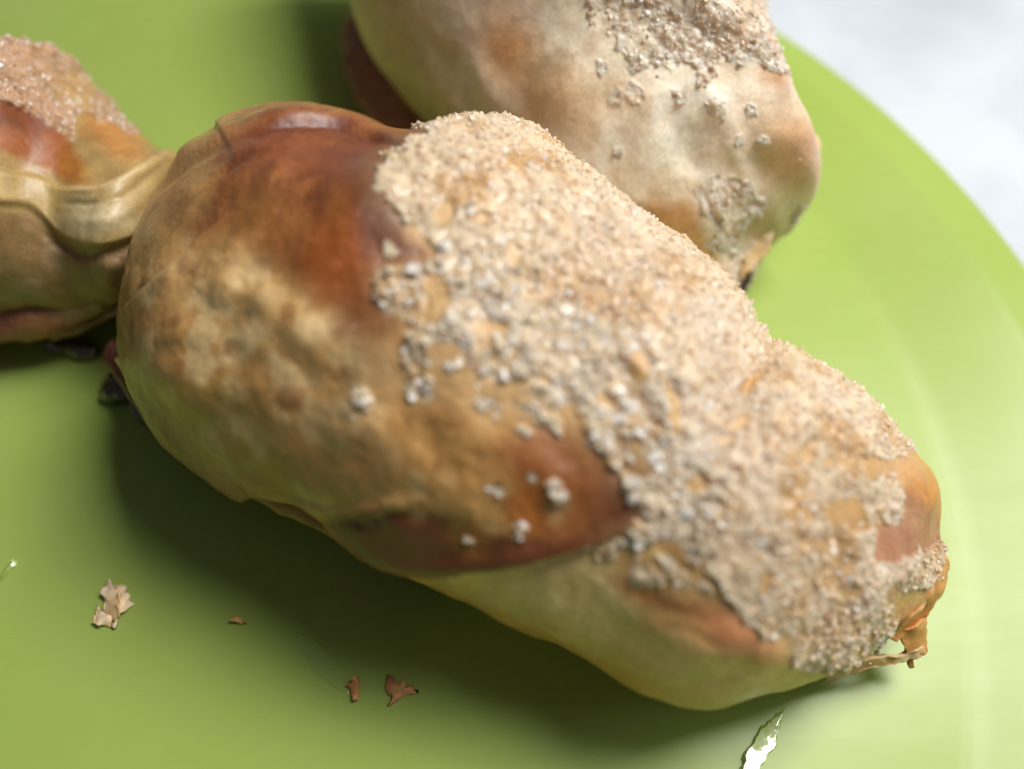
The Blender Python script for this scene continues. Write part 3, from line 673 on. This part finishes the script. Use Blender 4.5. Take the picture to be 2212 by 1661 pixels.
# ------------------------------------------------------------------ pastry behind
back = thing('sugared_pastry', 'paler sugared pastry behind the large one, running out of the top of the picture', 'pastry', tuple(onplane((1250, 150))), 'sugared pastries on the green plate')
BACK = [st((690, -420), (1560, -420)), st((735, -160), (1612, -150)), st((772, 0), (1650, 45)), st((830, 120), (1672, 130)), st((905, 235), (1690, 200)), st((1130, 470), (1724, 322), .84),
        st((1270, 570), (1694, 395), .86), st((1400, 640), (1672, 458), .86), st((1490, 665), (1645, 520), .84), st((1555, 680), (1618, 585), .84, .2)]
def back_body():
    nu, nv = 460, 400
    G = settle(loft(BACK, nu, nv)); N = grid_normals(G); P = project(G)
    Pw = warp(G, P, 16, 1.4, 403); Pf = warp(G, P, 10, 4.5, 411)
    up = sstep(N[..., 2], -0.5, -0.1)
    d = 0.10*fbm(G, 0.5, 3, 421) + 0.020*fbm(G, 1.5, 2, 431) + 0.005*fbm(G, 5, 3, 441)
    d += .04*blob(P, 1700, 320, 50, 60, 0, .9) - .03*blob(P, 1600, 330, 90, 70, 0, .9) + .06*ridge(Pw, smooth_line([(1500, 160), (1560, 260), (1600, 360), (1620, 440)]), 30) - .05*ridge(Pw, smooth_line([(1430, 200), (1480, 300), (1520, 400)]), 30)
    d -= .05*ridge(Pw, smooth_line([(880, 30), (960, 140), (1060, 260), (1180, 380)]), 24)
    sug = smooth_line([(1220, -500), (1560, -500), (1680, -200), (1720, 140), (1660, 150), (1620, 120), (1590, 150), (1560, 110), (1540, 170), (1500, 190), (1480, 130), (1440, 150), (1400, 130), (1360, 150), (1330, 90), (1290, 60), (1260, -40)], True, 3)
    sug2 = smooth_line([(1545, 385), (1600, 380), (1640, 420), (1630, 450), (1600, 480), (1640, 520), (1680, 500), (1720, 430), (1760, 450), (1700, 620), (1620, 640), (1548, 600), (1585, 560), (1530, 530), (1560, 490), (1500, 440)], True, 3)
    sm = sstep(np.maximum(poly(Pw, sug, 34), poly(Pw, sug2, 34)) + .30*fbm(G, 4.5, 3, 64) + .12*vnoise(G, 15, 65), .42, .58)
    sm = sm*(1-.6*sstep(fbm(G, 3, 3, 465), .1, .5))
    for x, y, r in ((1370, 205, 20), (1330, 210, 16), (1540, 235, 18), (1620, 240, 12), (1335, 330, 12), (1590, 300, 10), (1470, 215, 16), (1300, 150, 14), (1640, 300, 10)):
        sm = np.maximum(sm, .9*blob(Pf, x, y, r, r*1.2, 0, .4))
    sm = sm*up
    d += sm*(0.015+0.025*fbm(G, 2.6, 3, 461)+0.022*vnoise(G, 7, 71)+0.026*vnoise(G, 13, 72)+0.012*vnoise(G, 33, 73))
    n1 = fbm(G, 1.0, 5, 481); n2 = fbm(G, 3, 5, 491)
    box, put = painter(G, (244, 228, 200))
    put(sstep(n1, -.2, .6), (250, 240, 222), .7); put(sstep(n2, 0, .7), (204, 172, 122), .4)
    put(poly(Pw, [(700, -100), (860, -60), (1000, 160), (1180, 340), (1400, 520), (1300, 640), (900, 400)], 60), (196, 180, 112), .7)  # left flank painted yellow-green, standing for light bounced off the plate
    put(blob(Pw, 1090, 110, 75, 60, 60, .8), (196, 136, 74), .85); put(blob(Pw, 1180, 210, 90, 70, 40, .9), (200, 152, 92), .7); put(blob(Pw, 1080, -20, 80, 60, 0, .9), (176, 130, 80), .6)
    put(blob(Pw, 1330, 200, 60, 40, 0, .9), (196, 156, 92), .6)
    put(blob(Pw, 1700, 330, 60, 70, 0, .7), (214, 150, 104), .9); put(blob(Pw, 1650, 300, 100, 120, 0, .9), (214, 180, 134), .6)
    put(poly(Pw, [(1380, 440), (1480, 440), (1540, 500), (1560, 560), (1620, 660), (1400, 640)], 26), (200, 142, 60), .85)
    put(blob(Pw, 1640, 470, 40, 50, 30, .6), (176, 142, 88), .8)
    put(poly(Pw, [(1610, -60), (1670, 0), (1700, 150), (1690, 220), (1640, 140), (1600, 60)], 20), (216, 158, 108), .8)
    put(blob(Pw, 1655, 165, 26, 26, 0, .6), (200, 150, 96), .6)
    put(sm, (232, 216, 194)); put(sm*sstep(n2, 0, .5), (204, 166, 122), .6)
    G2, N2, out = finish(G, back, d, box[0], [('dough_wrap', None), ('sugar_crust', sm)])
    off = np.array(back.location)
    for o in out.values(): o.location = -back.location
    sow(G2, N2, sm + .004*poly(Pw, [(1300, 100), (1700, 100), (1740, 560), (1500, 600), (1300, 300)], 30), 6500, 0.010, 0.028, ((224, 196, 160), (242, 228, 208)), out['sugar_crust'], .35)
back_body()
def flap_paint(put, P, G):
    put(sstep(fbm(G, 2, 4, 5), -.2, .6), (170, 112, 72), .7)
    put(ridge(P, smooth_line([(790, 20), (820, 80), (850, 140), (856, 200), (858, 290)]), 12), (176, 120, 62), .9)
o = plain_loft('side_flap', [st((775, 0), (800, -20), .5, .3, 1), st((742, 55), (815, 35), .5, .3, 1), st((738, 110), (850, 90), .5, .2, 1), st((752, 170), (895, 150), .5, .15, 1), st((775, 230), (945, 205), .5, .1, 1), st((830, 285), (990, 260), .5, .1, 1), st((900, 330), (1020, 320), .5, .1, 1)], 160, 90, (150, 92, 64), flap_paint, back, .03)
o.location = -back.location
for rows, cols, sd in (([[(1722, 252, 2.4), (1736, 262, 2.2), (1750, 285, 2.0)], [(1730, 300, 2.5), (1748, 308, 2.3), (1770, 314, 2.0)], [(1724, 348, 2.4), (1742, 362, 2.2), (1758, 356, 2.0)]], ((236, 196, 150), (226, 172, 122)), 63),
                       ([[(1742, 290, 1.6), (1772, 318, 1.5)], [(1732, 345, 1.6), (1762, 362, 1.5)]], PALE, 73),
                       ([[(1600, 560, 1.0), (1632, 520, 1.1), (1668, 500, 1.2)], [(1598, 605, .8), (1630, 570, .9), (1660, 545, 1.0)]], PALE, 83)):
    o = sheet('flake', rows, back, cols, .07, seed=sd); o.location = -back.location

# ------------------------------------------------------------------ crumbs and lamp glints on the plate
def crumb(rows_list, cols, label, seed, mat=None, thick=.04):
    c = onplane(rows_list[0][0][0][:2], 0)
    if len(rows_list) == 1:
        o = sheet('pastry_crumb', rows_list[0], None, cols, thick, 8, tuple(c), mat, seed, .09); tag(o, label, 'crumb', 'pastry crumbs fallen on the plate'); return
    r = thing('pastry_crumb', label, 'crumb', tuple(c), 'pastry crumbs fallen on the plate')
    for k, rows in enumerate(rows_list):
        o = sheet('flake', rows, r, cols, thick, 12, None, mat, seed+k*7, .10); o.location = -r.location
PINK = ((255, 232, 194), (246, 208, 156))
crumb([[[(236, 1266, .06), (258, 1256, .10)], [(214, 1300, .10), (262, 1306, .14)], [(230, 1334, .04), (256, 1350, .05)]],
       [[(194, 1324, .03), (214, 1306, .08)], [(202, 1346, .03), (236, 1350, .05)]],
       [[(252, 1290, .08), (272, 1282, .05)], [(264, 1314, .05), (294, 1306, .03)]]], PINK, 'largest pale crumb, a ragged stack of flakes on the green plate at lower left', 103)
crumb([[[(505, 1328, .03), (522, 1326, .05)], [(508, 1342, .03), (528, 1340, .03)]]], ((232, 180, 110), (214, 158, 92)), 'tiniest brown crumb at the edge of the shadow, right of the pale flakes', 113)
crumb([[[(748, 1470, .04), (765, 1462, .12)], [(752, 1490, .05), (776, 1486, .1)], [(764, 1506, .04), (772, 1504, .04)]]], ((232, 170, 110), (214, 148, 92)), 'small pointed brown crumb in the shadow below the front pastry', 123)
crumb([[[(832, 1468, .04), (868, 1470, .14)], [(826, 1494, .06), (872, 1486, .12)], [(842, 1510, .03), (900, 1502, .04)]]], ((226, 166, 116), (204, 140, 92)), 'wider reddish brown crumb in the shadow, right of the pointed crumb', 133)

M_GLINT = syrup_material('glint_coat', (0.36, 0.485, 0.09), 0.3)  # plate green under a strong gloss coat, to catch the lamp
def smear(p, rx, ry, ang, label, seed, h=.07):
    """thin uneven drop, added to catch the lamp as a glint"""
    c = onplane(p, 0.0); n = 96; rr = np.linspace(0.02, 1, 30); th = np.linspace(0, 2*math.pi, n, endpoint=False)
    X = rr[:, None]*np.cos(th)*rx; Y = rr[:, None]*np.sin(th)*ry
    Q = np.stack([X, Y, 0*X], -1)
    k = 1+.35*fbm(np.stack([np.cos(th), np.sin(th), 0*th+seed], -1), 1.5, 4, seed)
    Q = Q*k[None, :, None]
    Q[..., 2] = h*(1-rr[:, None]**2)*(.9+.25*fbm(Q, 5, 3, seed)) + .004
    Q[-1, :, 2] = -.003
    a = math.radians(ang); G = np.stack([Q[..., 0]*math.cos(a)-Q[..., 1]*math.sin(a), Q[..., 0]*math.sin(a)+Q[..., 1]*math.cos(a), Q[..., 2]], -1)
    o = mesh_obj('glint_smear', G.reshape(-1, 3), grid_faces(30, n), M_GLINT); o.location = c
    tag(o, label, 'lamp glint', 'lamp glints on the plate, made as raised drops')
def glint_ramp(p, rx, ry, ang, label, seed, tilt):
    """lopsided smear added as a glint, its long side tilted to mirror the lamp"""
    c = onplane(p, 0.0); m, n = 40, 120; th = np.linspace(0, 2*math.pi, n, endpoint=False); rr = np.linspace(0.02, 1, m)
    edge = 1+.22*fbm(np.stack([np.cos(th)*2.5, np.sin(th)*2.5, 0*th+seed], -1), 1.6, 4, seed)
    X = rr[:, None]*np.cos(th)*rx*edge; Y = rr[:, None]*np.sin(th)*ry*edge
    a = math.radians(ang); x = X*math.cos(a)-Y*math.sin(a); y = X*math.sin(a)+Y*math.cos(a)
    Q = np.stack([x, y, 0*x], -1)
    z = .075 - tilt[0]*x - tilt[1]*y + .0025*fbm(Q, 7, 3, seed+3)
    z = z*sstep(1-rr[:, None], 0, .16) + .003
    z[-1] = -.003
    G = np.stack([x, y, z], -1)
    o = mesh_obj('glint_smear', G.reshape(-1, 3), grid_faces(m, n), M_GLINT); o.location = c
    tag(o, label, 'lamp glint', 'lamp glints on the plate, made as raised drops')
glint_ramp((1640, 1618), .50, .12, 50, 'brightest lamp glint on the plate near the bottom edge, made as a raised smear', 3, (0.04, 0.098))
smear((22, 1225), .17, .06, 62, 'short lamp glint made as a raised smear at the left edge of the picture', 7, .06)
smear((706, 1436), .52, .12, -45, 'long faint reflection made as a raised smear at the edge of the shadow below the front pastry', 11, .012)
